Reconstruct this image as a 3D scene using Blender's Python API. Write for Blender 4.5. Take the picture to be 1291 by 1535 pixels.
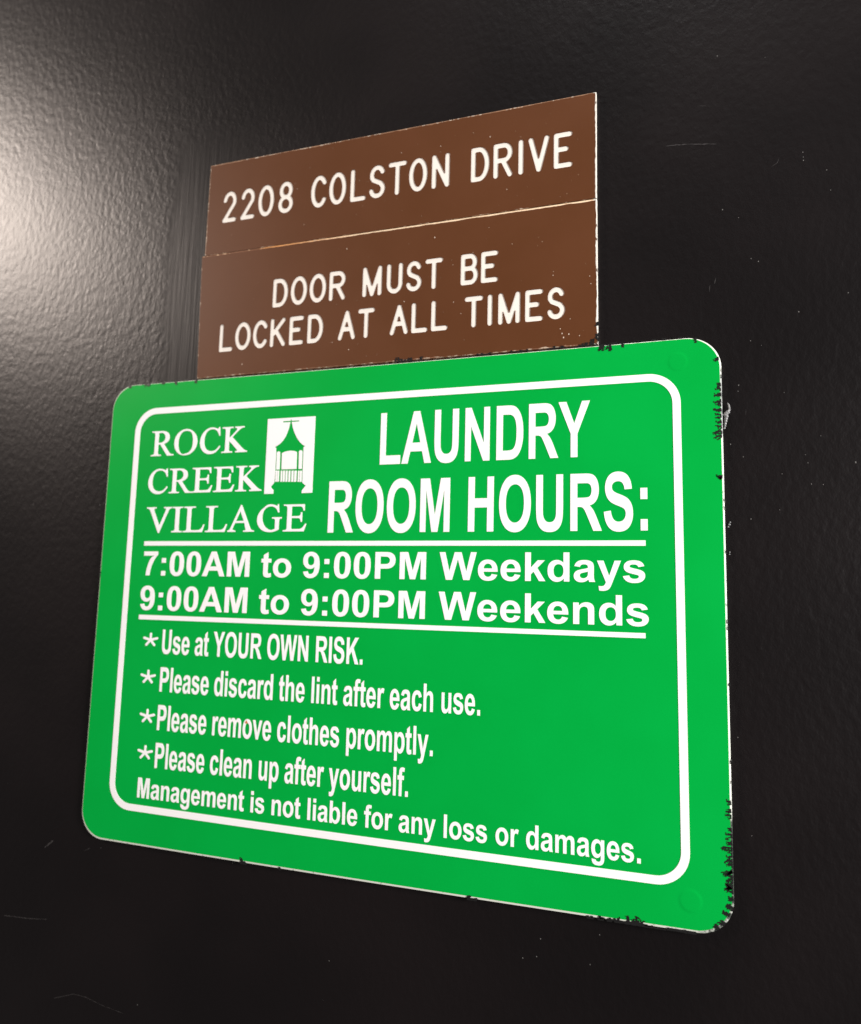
import bpy, math, random, re
import numpy as np
from mathutils import Vector, Matrix
from mathutils.geometry import tessellate_polygon

sc = bpy.context.scene
for o in list(bpy.data.objects): bpy.data.objects.remove(o)

# ------------------------------------------------------------------ camera
# Sign plane: X to the right, Y downwards, both in mm from the green sign's top left corner; d = mm towards the viewer.
Z0 = 1.60
def W(X, Y, d=0.0): return Vector((X/1000, -d/1000, Z0 - Y/1000))
cam = bpy.data.cameras.new('camera'); co = bpy.data.objects.new('camera', cam); sc.collection.objects.link(co)
def fr(v): return Vector((v[0], v[2], -v[1]))       # plane frame (right, down, away) -> world
ax = fr((0.9483272, -0.0239627, 0.3163878)); ay = -fr((-0.0150658, 0.9926188, 0.1203371)); az = -fr((-0.3169361, -0.1188856, 0.9409664))
m = Matrix((ax, ay, az)).transposed().to_4x4(); m.translation = W(286.54, 109.94, 310.78)
co.matrix_world = m
cam.sensor_fit = 'VERTICAL'; cam.sensor_height = 24; cam.lens = 24*1100/1535
cam.clip_start = 0.01; cam.clip_end = 100
cam.dof.use_dof = True; cam.dof.focus_distance = 0.305; cam.dof.aperture_fstop = 5.6
sc.camera = co

# ------------------------------------------------------------------ light (a dim landing lit by ceiling and wall lamps)
w = bpy.data.worlds.new('World'); sc.world = w; w.use_nodes = True
bg = w.node_tree.nodes['Background']; bg.inputs[0].default_value = (1.0, 0.92, 0.92, 1); bg.inputs[1].default_value = 0.13
def lamp(name, loc, target, size, energy, col, shape='DISK'):
    l = bpy.data.lights.new(name, 'AREA'); l.shape = shape; l.size = size; l.energy = energy; l.color = col
    o = bpy.data.objects.new(name, l); sc.collection.objects.link(o); o.location = loc
    o.rotation_euler = (Vector(target) - Vector(loc)).to_track_quat('-Z', 'Y').to_euler(); return o
ctr = W(170, 60)
lamp('ceiling_lamp', W(300, -1500, 230), ctr, 0.45, 14, (1.0, 0.985, 0.97))
lamp('landing_lamp', W(1380, -60, 540), ctr, 0.4, 38.5, (1.0, 0.97, 0.95))
lamp('hall_lamp', W(-1070, -640, 690), W(-60, -60), 0.32, 15.5, (1.0, 0.855, 0.76))
sc.view_settings.view_transform = 'Standard'; sc.view_settings.look = 'None'; sc.view_settings.exposure = 0; sc.view_settings.gamma = 1

# ------------------------------------------------------------------ materials
def mat(name, col, rough=0.4, spec=0.5):
    m = bpy.data.materials.new(name); m.use_nodes = True
    b = m.node_tree.nodes['Principled BSDF']; b.inputs['Base Color'].default_value = (*col, 1)
    b.inputs['Roughness'].default_value = rough; b.inputs['Specular IOR Level'].default_value = spec
    return m, b
class N:
    def __init__(s, m): s.t = m.node_tree
    def n(s, ty, **k):
        x = s.t.nodes.new(ty)
        for a, v in k.items(): setattr(x, a, v)
        return x
    def l(s, a, b): s.t.links.new(a, b)
    def math(s, op, a, b=None, c=None):
        x = s.n('ShaderNodeMath', operation=op)
        for i, v in enumerate((a, b, c)):
            if v is None: continue
            if isinstance(v, (int, float)): x.inputs[i].default_value = v
            else: s.l(v, x.inputs[i])
        return x.outputs[0]
    def noise(s, vec, scale, det=3, rough=.5, sx=(1, 1, 1)):
        mp = s.n('ShaderNodeMapping'); mp.inputs['Scale'].default_value = sx; s.l(vec, mp.inputs[0])
        x = s.n('ShaderNodeTexNoise'); x.inputs['Scale'].default_value = scale; x.inputs['Detail'].default_value = det
        x.inputs['Roughness'].default_value = rough; s.l(mp.outputs[0], x.inputs['Vector']); return x.outputs[0]
    def smooth(s, v, a, b):
        x = s.n('ShaderNodeMapRange', interpolation_type='SMOOTHSTEP'); s.l(v, x.inputs[0])
        x.inputs[1].default_value = a; x.inputs[2].default_value = b; return x.outputs[0]
    def mix(s, f, a, b):
        x = s.n('ShaderNodeMix', data_type='RGBA')
        if isinstance(f, (int, float)): x.inputs[0].default_value = f
        else: s.l(f, x.inputs[0])
        for i, v in ((6, a), (7, b)):
            if isinstance(v, tuple): x.inputs[i].default_value = (*v, 1)
            else: s.l(v, x.inputs[i])
        return x.outputs[2]
    def pos(s):
        g = s.n('ShaderNodeNewGeometry'); sp = s.n('ShaderNodeSeparateXYZ'); s.l(g.outputs['Position'], sp.inputs[0])
        return g.outputs['Position'], s.math('MULTIPLY', sp.outputs[0], 1000), s.math('MULTIPLY', s.math('SUBTRACT', Z0, sp.outputs[2]), 1000)

def m_door():
    m, b = mat('black_gloss_paint', (0.0085, 0.0075, 0.0072), 0.36, 0.32); n = N(m)
    P, X, Y = n.pos()
    peel = n.noise(P, 330, 3.0, .55, (1, 1, .72)); peel2 = n.noise(P, 620, 2, .5, (1, 1, .8))
    streak = n.noise(P, 1, 3, .6, (1100, 1, 26)); streak2 = n.noise(P, 1, 2, .5, (380, 1, 14))
    wob = n.math('MULTIPLY', n.math('SUBTRACT', n.noise(P, 30, 2), .5), 14)
    Xw = n.math('ADD', X, wob); Yw = n.math('ADD', Y, wob)
    band = n.math('MULTIPLY', n.math('MULTIPLY', n.smooth(Xw, 23, 33), n.smooth(X, 90, 60)), n.math('MULTIPLY', n.smooth(Yw, -150, -122), n.smooth(Yw, 20, 8)))
    h1 = n.math('ADD', n.math('MULTIPLY', peel, 1.0), n.math('MULTIPLY', peel2, .28))
    h2 = n.math('ADD', n.math('MULTIPLY', streak, .26), n.math('ADD', n.math('MULTIPLY', streak2, .36), n.math('MULTIPLY', peel2, .06)))
    mx = n.n('ShaderNodeMix', data_type='FLOAT'); n.l(band, mx.inputs[0]); n.l(h1, mx.inputs[2]); n.l(h2, mx.inputs[3])
    bp = n.n('ShaderNodeBump'); bp.inputs['Strength'].default_value = 1.0; bp.inputs['Distance'].default_value = 0.00022
    n.l(mx.outputs[0], bp.inputs['Height']); n.l(bp.outputs[0], b.inputs['Normal'])
    big = n.noise(P, 9, 3)
    n.l(n.math('ADD', .315, n.math('MULTIPLY', big, .08)), b.inputs['Roughness'])
    n.l(n.mix(n.smooth(big, .35, .7), (0.0034, 0.0024, 0.0026), (0.0056, 0.0038, 0.0040)), b.inputs['Base Color'])
    return m
def m_green():
    m, b = mat('green_vinyl', (0.0, 0.36, 0.045), 0.34, 0.10); n = N(m); P, X, Y = n.pos()
    big = n.noise(P, 14, 3, .6); fine = n.noise(P, 900, 2)
    n.l(n.mix(n.smooth(big, .3, .7), (0.0, 0.322, 0.040), (0.0, 0.345, 0.046)), b.inputs['Base Color'])
    bp = n.n('ShaderNodeBump'); bp.inputs['Strength'].default_value = .25; bp.inputs['Distance'].default_value = .0002
    n.l(n.math('ADD', n.math('MULTIPLY', n.noise(P, 40, 2), 1), n.math('MULTIPLY', fine, .08)), bp.inputs['Height']); n.l(bp.outputs[0], b.inputs['Normal'])
    n.l(n.math('ADD', .3, n.math('MULTIPLY', big, .12)), b.inputs['Roughness'])
    return m
def m_brown():
    m, b = mat('brown_engraving_laminate', (.15, .055, .021), .42, .24); n = N(m); P, X, Y = n.pos()
    big = n.noise(P, 22, 4, .6); fine = n.noise(P, 1500, 2)
    n.l(n.mix(n.smooth(big, .3, .72), (.088, .0295, .0090), (.096, .0322, .0102)), b.inputs['Base Color'])
    bp = n.n('ShaderNodeBump'); bp.inputs['Strength'].default_value = .3; bp.inputs['Distance'].default_value = .00006
    n.l(fine, bp.inputs['Height']); n.l(bp.outputs[0], b.inputs['Normal'])
    n.l(n.math('ADD', .36, n.math('MULTIPLY', big, .16)), b.inputs['Roughness'])
    return m
def m_core(low):
    m, b = mat('cream_laminate_core' if low else 'pale_laminate_core', (.8, .75, .66), .5, .3); n = N(m); P, X, Y = n.pos()
    nz = n.noise(P, 420, 3, .7); tan = (.30, .17, .10); cream = (.62, .59, .53)
    if low:
        stain = n.mix(n.smooth(X, 96, 150), (.60, .27, .09), (.80, .62, .42))
        stain = n.mix(n.smooth(X, 84, 92), (.16, .062, .026), stain)
        stain = n.mix(n.smooth(nz, .55, .62), stain, (.66, .44, .27))
        top = n.mix(n.smooth(Y, -62, -60), stain, n.mix(n.smooth(nz, .5, .6), (.22, .10, .055), (.5, .38, .28)))
        col = n.mix(n.smooth(X, 254.2, 254.5), top, n.mix(n.smooth(nz, .58, .62), cream, (.12, .09, .07)))
    else:
        patch = n.mix(n.smooth(nz, .52, .6), tan, (.7, .58, .46))
        col = n.mix(n.smooth(X, 254.0, 254.3), patch, n.mix(n.smooth(nz, .6, .64), cream, (.15, .12, .1)))
    n.l(col, b.inputs['Base Color']); return m
def m_rim():
    m, b = mat('white_sign_core', (.82, .83, .76), .4, .4); n = N(m); P, X, Y = n.pos()
    nz = n.noise(P, 500, 3, .7)
    base = n.mix(n.smooth(nz, .60, .66), (.66, .69, .61), (.26, .29, .24))
    right = n.smooth(X, 297, 299)
    z1 = n.math('MULTIPLY', right, n.math('MULTIPLY', n.smooth(Y, 14, 18), n.smooth(Y, 43, 41)))
    z2 = n.math('MULTIPLY', right, n.math('MULTIPLY', n.smooth(Y, 188, 191), n.smooth(Y, 222, 219)))
    base = n.mix(z1, base, n.mix(n.smooth(nz, .45, .6), (.40, .42, .40), (.14, .15, .14)))
    base = n.mix(n.math('MULTIPLY', n.smooth(X, 289, 297), n.smooth(Y, 219, 222)), base, n.mix(n.smooth(nz, .42, .58), (.45, .47, .42), (.06, .07, .06)))
    base = n.mix(z2, base, n.mix(n.smooth(nz, .40, .55), (.10, .13, .10), (.025, .03, .025)))
    n.l(base, b.inputs['Base Color']); return m
M_DOOR = m_door(); M_GREEN = m_green(); M_BROWN = m_brown(); M_CORE1 = m_core(0); M_CORE2 = m_core(1); M_RIM = m_rim()
M_WHITE = mat('white_vinyl', (.84, .83, .83), .35, .3)[0]
M_ENG = mat('engraved_cream', (.77, .725, .66), .55, .3)[0]
M_PAINT = mat('black_paint_smear', (.007, .007, .007), .42, .4)[0]
M_GREY = mat('grey_scuff', (.035, .032, .032), .6, .2)[0]
M_SPECK = mat('pale_speck', (.12, .115, .11), .6, .2)[0]
M_FLECK = mat('cream_fleck', (.62, .50, .40), .6, .2)[0]
M_RUST = mat('orange_fleck', (.55, .17, .04), .6, .2)[0]
mg, bgl = mat('clear_dried_glue', (.22, .22, .22), .25, .6); bgl.inputs['Transmission Weight'].default_value = .15; M_GLUE = mg

# ------------------------------------------------------------------ object helpers
def link(o, parent=None):
    sc.collection.objects.link(o)
    if parent: o.parent = parent
    return o
def empty(name, loc, parent=None):
    o = bpy.data.objects.new(name, None); o.empty_display_size = .01; link(o, parent)
    o.location = Vector(loc) - (wloc(parent) if parent else Vector()); return o
def wloc(o):
    v = Vector()
    while o: v += Vector(o.location); o = o.parent
    return v
def mesh_obj(name, verts, faces, material, parent=None, origin=None, smooth=False):
    org = Vector(origin) if origin is not None else (wloc(parent) if parent else Vector())
    me = bpy.data.meshes.new(name); me.from_pydata([tuple(Vector(v) - org) for v in verts], [], faces)
    me.materials.append(material); me.validate(); me.update()
    if smooth:
        for p in me.polygons: p.use_smooth = True
    o = bpy.data.objects.new(name, me); link(o, parent); o.location = org - (wloc(parent) if parent else Vector()); return o
def area(l):
    return .5*sum(l[i][0]*l[(i+1) % len(l)][1] - l[(i+1) % len(l)][0]*l[i][1] for i in range(len(l)))
def fill(loops, f, d0, d1, back=False):
    """loops: closed 2D outlines (even-odd); f(x,y,d) -> point. Flat front at d1, walls down to d0."""
    vs = []; fs = []; off = []
    for l in loops:
        off.append(len(vs)); vs += [f(x, y, d1) for x, y in l]
    tri = tessellate_polygon([[Vector((x, y, 0)) for x, y in l] for l in loops])
    fs += [tuple(t) for t in tri]; nf = len(vs)
    if d0 is not None:
        for l in loops: vs += [f(x, y, d0) for x, y in l]
        for l, o in zip(loops, off):
            n = len(l)
            for i in range(n): j = (i+1) % n; fs.append((o+i, o+j, nf+o+j, nf+o+i))
        if back: fs += [tuple(nf+i for i in t) for t in tri]
    return vs, fs
def poly_part(name, loops, d0, d1, material, parent, origin=None):
    v, f = fill(loops, W, d0, d1); return mesh_obj(name, v, f, material, parent, origin)

# ------------------------------------------------------------------ lettering: outlines written as paths in font units
def path(s, seg=6):
    tk = re.findall(r'[MmLlHhVvQqTtZz]|-?\d*\.?\d+', s); i = 0; x = y = 0; cx = cy = None; loops = []; cur = []; cmd = None
    def num():
        nonlocal i
        v = float(tk[i]); i += 1; return v
    while i < len(tk):
        if tk[i].isalpha(): cmd = tk[i]; i += 1
        r = cmd.islower(); c = cmd.upper()
        if c == 'Z':
            if cur:
                if len(cur) > 1 and abs(cur[0][0]-cur[-1][0])+abs(cur[0][1]-cur[-1][1]) < 1e-3: cur.pop()
                loops.append(cur); x, y = cur[0]; cur = []
            cx = None; continue
        if c == 'M':
            a, b = num(), num(); x, y = (x+a, y+b) if r else (a, b); cur = [(x, y)]; cx = None; cmd = 'l' if r else 'L'; continue
        if c == 'L': a, b = num(), num(); x, y = (x+a, y+b) if r else (a, b); cur.append((x, y)); cx = None
        if c == 'H': a = num(); x = x+a if r else a; cur.append((x, y)); cx = None
        if c == 'V': a = num(); y = y+a if r else a; cur.append((x, y)); cx = None
        if c in 'QT':
            if c == 'Q':
                a, b = num(), num(); px, py = (x+a, y+b) if r else (a, b)
            else: px, py = (2*x-cx, 2*y-cy) if cx is not None else (x, y)
            a, b = num(), num(); ex, ey = (x+a, y+b) if r else (a, b)
            for k in range(1, seg+1):
                t = k/seg; cur.append(((1-t)**2*x+2*t*(1-t)*px+t*t*ex, (1-t)**2*y+2*t*(1-t)*py+t*t*ey))
            cx, cy = px, py; x, y = ex, ey
    return [[p for k, p in enumerate(l) if k == 0 or (abs(p[0]-l[k-1][0])+abs(p[1]-l[k-1][1])) > .5] for l in loops]

SIX = "M1033 1107l-272 -30q-10 84 -52 124t-109 40q-89 0 -150.5 -80t-77.5 -333q105 124 261 124q176 0 301.5 -134t125.5 -346q0 -225 -132 -361t-339 -136q-222 0 -365 172.5t-143 565.5q0 403 149 581t387 178q167 0 276.5 -93.5t139.5 -271.5zM396 495q0 -137 63 -211.5t144 -74.5q78 0 130 61t52 200q0 143 -56 209.5t-140 66.5q-81 0 -137 -63.5t-56 -187.5z"
SANS = {
' ': (569, ""),
'A': (1479, "M1471 0H1149L1021 333H435L314 0H0L571 1466H884ZM926 580L724 1124L526 580Z"),
'D': (1479, "M148 1466h541q183 0 279 -28q129 -38 221 -135t140 -237.5t48 -346.5q0 -181 -45 -312q-55 -160 -157 -259q-77 -75 -208 -117q-98 -31 -262 -31h-557zM444 1218v-971h221q124 0 179 14q72 18 119.5 61t77.5 141.5t30 268.5t-30 261t-84 142t-137 68q-62 15 -243 15z"),
'H': (1479, "M150 0V1466H446V889H1026V1466H1322V0H1026V641H446V0Z"),
'I': (569, "M140 0V1466H436V0Z"),
'K': (1479, "M153 0V1466H449V815L1047 1466H1445L893 895L1475 0H1092L689 689L449 444V0Z"),
'L': (1251, "M150 0V1466H446V249H1186V0Z"),
'M': (1706, "M145 0V1466H588L854 466L1117 1466H1561V0H1286V1154L995 0H710L420 1154V0Z"),
'N': (1479, "M150 0V1466H438L1038 487V1466H1313V0H1016L425 956V0Z"),
'O': (1593, "M89 724q0 224 67 376q50 112 136.5 201t189.5 132q137 58 316 58q324 0 518.5 -201t194.5 -559q0 -355 -193 -555.5t-516 -200.5q-327 0 -520 199.5t-193 549.5zM394 734q0 -249 115 -377.5t292 -128.5t290.5 127.5t113.5 382.5q0 252 -110.5 376t-293.5 124t-295 -125.5t-112 -378.5z"),
'P': (1366, "M149 0V1466H624Q894 1466 976 1444Q1102 1411 1187 1300.5T1272 1015Q1272 880 1223 788T1098.5 643.5T945 574Q839 553 638 553H445V0ZM445 1218V802H607Q782 802 841 825T933.5 897T967 1011Q967 1089 921 1140T804.5 1204Q752 1218 588 1218Z"),
'R': (1479, "M150 0v1466h623q235 0 341.5 -39.5t170.5 -140.5t64 -231q0 -165 -97 -272.5t-290 -135.5q96 -56 158.5 -123t168.5 -238l179 -286h-354l-214 319q-114 171 -156 215.5t-89 61t-149 16.5h-60v-612zM446 846h219q213 0 266 18t83 62t30 110q0 74 -39.5 119.5t-111.5 57.5q-36 5 -216 5h-231z"),
'S': (1366, "M74 477l288 28q26 -145 105.5 -213t214.5 -68q143 0 215.5 60.5t72.5 141.5q0 52 -30.5 88.5t-106.5 63.5q-52 18 -237 64q-238 59 -334 145q-135 121 -135 295q0 112 63.5 209.5t183 148.5t288.5 51q276 0 415.5 -121t146.5 -323l-296 -13q-19 113 -81.5 162.5t-187.5 49.5q-129 0 -202 -53q-47 -34 -47 -91q0 -52 44 -89q56 -47 272 -98t319.5 -105.5t162 -149t58.5 -233.5q0 -126 -70 -236t-198 -163.5t-319 -53.5q-278 0 -427 128.5t-178 374.5z"),
'U': (1479, "M147 1466h296v-794q0 -189 11 -245q19 -90 90.5 -144.5t195.5 -54.5q126 0 190 51.5t77 126.5t13 249v811h296v-770q0 -264 -24 -373t-88.5 -184t-172.5 -119.5t-282 -44.5q-210 0 -318.5 48.5t-171.5 126t-83 162.5q-29 126 -29 372z"),
'W': (1933, "M350 0L0 1466H303L524 459L792 1466H1144L1401 442L1626 1466H1924L1568 0H1254L962 1096L671 0Z"),
'Y': (1366, "M528 0V617L-9 1466H338L683 886L1021 1466H1362L823 615V0Z"),
'0': (1139, "M561 1472q213 0 333 -152q143 -180 143 -597q0 -416 -144 -598q-119 -150 -332 -150q-214 0 -345 164.5t-131 586.5q0 414 144 596q119 150 332 150zM561 1239q-51 0 -91 -32.5t-62 -116.5q-29 -109 -29 -367t26 -354.5t65.5 -128.5t90.5 -32t91 32.5t62 116.5q29 108 29 366t-26 354.5t-65.5 129t-90.5 32.5z"),
'7': (1139, "M86 1205v261h961v-204q-119 -117 -242 -336t-187.5 -465.5t-63.5 -460.5h-271q10 384 158.5 784t396.5 421z"),
':': (682, "M201 781V1062H482V781ZM201 0V281H482V0Z"),
'.': (569, "M147 0V281H428V0Z"),
'a': (1139, "M357 738L102 784q43 154 148 228t312 74q188 0 280 -44.5t129.5 -113t37.5 -251.5l-3 -328q0 -140 13.5 -206.5t50.5 -142.5h-278q-11 28 -27 83q-7 25 -10 33q-72 -70 -154 -105t-175 -35q-164 0 -258.5 89t-94.5 225q0 90 43 160.5t120.5 108t223.5 65.5q197 37 273 69v28q0 81 -40 115.5t-151 34.5q-75 0 -117 -29.5t-68 -103.5zM733 510q-54 -18 -171 -43t-153 -49q-55 -39 -55 -99q0 -59 44 -102t112 -43q76 0 145 50q51 38 67 93q11 36 11 137z"),
'b': (1251, "M134 0v1466h281v-528q130 148 308 148q194 0 321 -140.5t127 -403.5q0 -272 -129.5 -419t-314.5 -147q-91 0 -179.5 45.5t-152.5 134.5v-156zM413 554q0 -165 52 -244q73 -112 194 -112q93 0 158.5 79.5t65.5 250.5q0 182 -66 262.5t-169 80.5q-101 0 -168 -78.5t-67 -238.5z"),
'c': (1139, "M1073 748l-277 -50q-14 83 -63.5 125t-128.5 42q-105 0 -167.5 -72.5t-62.5 -242.5q0 -189 63.5 -267t170.5 -78q80 0 131 45.5t72 156.5l276 -47q-43 -190 -165 -287t-327 -97q-233 0 -371.5 147t-138.5 407q0 263 139 409.5t376 146.5q194 0 308.5 -83.5t164.5 -254.5z"),
'd': (1251, "M1121 0h-261v156q-65 -91 -153.5 -135.5t-178.5 -44.5q-183 0 -313.5 147.5t-130.5 411.5q0 270 127 410.5t321 140.5q178 0 308 -148v528h281zM371 554q0 -170 47 -246q68 -110 190 -110q97 0 165 82.5t68 246.5q0 183 -66 263.5t-169 80.5q-100 0 -167.5 -79.5t-67.5 -237.5z"),
'e': (1139, "M762 338L1042 291q-54 -154 -170.5 -234.5t-291.5 -80.5q-277 0 -410 181q-105 145 -105 366q0 264 138 413.5t349 149.5q237 0 374 -156.5t131 -479.5h-704q3 -125 68 -194.5t162 -69.5q66 0 111 36t68 116zM778 622q-3 122 -63 185.5t-146 63.5q-92 0 -152 -67t-59 -182z"),
'f': (682, "M24 1062h156v80q0 134 28.5 200t105 107.5t193.5 41.5q120 0 235 -36l-38 -196q-67 16 -129 16q-61 0 -87.5 -28.5t-26.5 -109.5v-75h210v-221h-210v-841h-281v841h-156z"),
'g': (1251, "M121 -70l321 -39q8 -56 37 -77q40 -30 126 -30q110 0 165 33q37 22 56 71q13 35 13 129v155q-126 -172 -318 -172q-214 0 -339 181q-98 143 -98 356q0 267 128.5 408t319.5 141q197 0 325 -173v149h263v-953q0 -188 -31 -281t-87 -146t-149.5 -83t-236.5 -30q-270 0 -383 92.5t-113 234.5q0 14 1 34zM372 553q0 -169 65.5 -247.5t161.5 -78.5q103 0 174 80.5t71 238.5q0 165 -68 245t-172 80q-101 0 -166.5 -78.5t-65.5 -239.5z"),
'h': (1251, "M414 1466v-539q136 159 325 159q97 0 175 -36t117.5 -92t54 -124t14.5 -211v-623h-281v561q0 167 -16 212t-56.5 71.5t-101.5 26.5q-70 0 -125 -34t-80.5 -102.5t-25.5 -202.5v-532h-281v1466z"),
'i': (569, "M147 1206v260h281v-260zM147 0v1062h281v-1062z"),
'k': (1139, "M137 0v1466h281v-778l329 374h346l-363 -388l389 -674h-303l-267 477l-131 -137v-340z"),
'l': (569, "M147 0v1466h281v-1466z"),
'm': (1821, "M126 1062h259v-145q139 169 331 169q102 0 177 -42t123 -127q70 85 151 127t173 42q117 0 198 -47.5t121 -139.5q29 -68 29 -220v-679h-281v607q0 158 -29 204q-39 60 -120 60q-59 0 -111 -36t-75 -105.5t-23 -219.5v-510h-281v582q0 155 -15 200t-46.5 67t-85.5 22q-65 0 -117 -35t-74.5 -101t-22.5 -219v-516h-281z"),
'n': (1251, "M1113 0h-281v542q0 172 -18 222.5t-58.5 78.5t-97.5 28q-73 0 -131 -40t-79.5 -106t-21.5 -244v-481h-281v1062h261v-156q139 180 350 180q93 0 170 -33.5t116.5 -85.5t55 -118t15.5 -189z"),
'o': (1251, "M82 546q0 140 69 271t195.5 200t282.5 69q241 0 395 -156.5t154 -395.5q0 -241 -155.5 -399.5t-391.5 -158.5q-146 0 -278.5 66t-201.5 193.5t-69 310.5zM370 531q0 -158 75 -242t185 -84t184.5 84t74.5 244q0 156 -74.5 240t-184.5 84t-185 -84t-75 -242z"),
'p': (1251, "M139 1062h262v-156q51 80 138 130t193 50q185 0 314 -145t129 -404q0 -266 -130 -413.5t-315 -147.5q-88 0 -159.5 35t-150.5 120v-535h-281zM417 549q0 -179 71 -264.5t173 -85.5q98 0 163 78.5t65 257.5q0 167 -67 248t-166 81q-103 0 -171 -79.5t-68 -235.5z"),
'r': (797, "M416 0h-281v1062h261v-151q67 107 120.5 141t121.5 34q96 0 185 -53l-87 -245q-71 46 -132 46q-59 0 -100 -32.5t-64.5 -117.5t-23.5 -356z"),
's': (1139, "M48 303L330 346q18 -82 73 -124.5t154 -42.5q109 0 164 40q37 28 37 75q0 32 -20 53q-21 20 -94 37q-340 75 -431 137q-126 86 -126 239q0 138 109 232t338 94q218 0 324 -71t146 -210l-265 -49q-17 62 -64.5 95t-135.5 33q-111 0 -159 -31q-32 -22 -32 -57q0 -30 28 -51q38 -28 262.5 -79t313.5 -125q88 -75 88 -209q0 -146 -122 -251t-361 -105q-217 0 -343.5 88t-165.5 239z"),
't': (682, "M634 1062v-224h-192v-428q0 -130 5.5 -151.5t25 -35.5t47.5 -14q39 0 113 27l24 -218q-98 -42 -222 -42q-76 0 -137 25.5t-89.5 66t-39.5 109.5q-9 49 -9 198v463h-129v224h129v211l282 164v-375z"),
'u': (1251, "M847 0v159q-58 -85 -152.5 -134t-199.5 -49q-107 0 -192 47t-123 132t-38 235v672h281v-488q0 -224 15.5 -274.5t56.5 -80t104 -29.5q72 0 129 39.5t78 98t21 286.5v448h281v-1062z"),
'v': (1139, "M441 0l-428 1062h295l200 -542l58 -181q23 69 29 91q14 45 30 90l202 542h289l-422 -1062z"),
'y': (1139, "M14 1062h299l254 -754l248 754h291l-375 -1022l-67 -185q-37 -93 -70.5 -142t-77 -79.5t-107 -47.5t-143.5 -17q-81 0 -159 17l-25 220q66 -13 119 -13q98 0 145 57.5t72 146.5z"),
}
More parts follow.
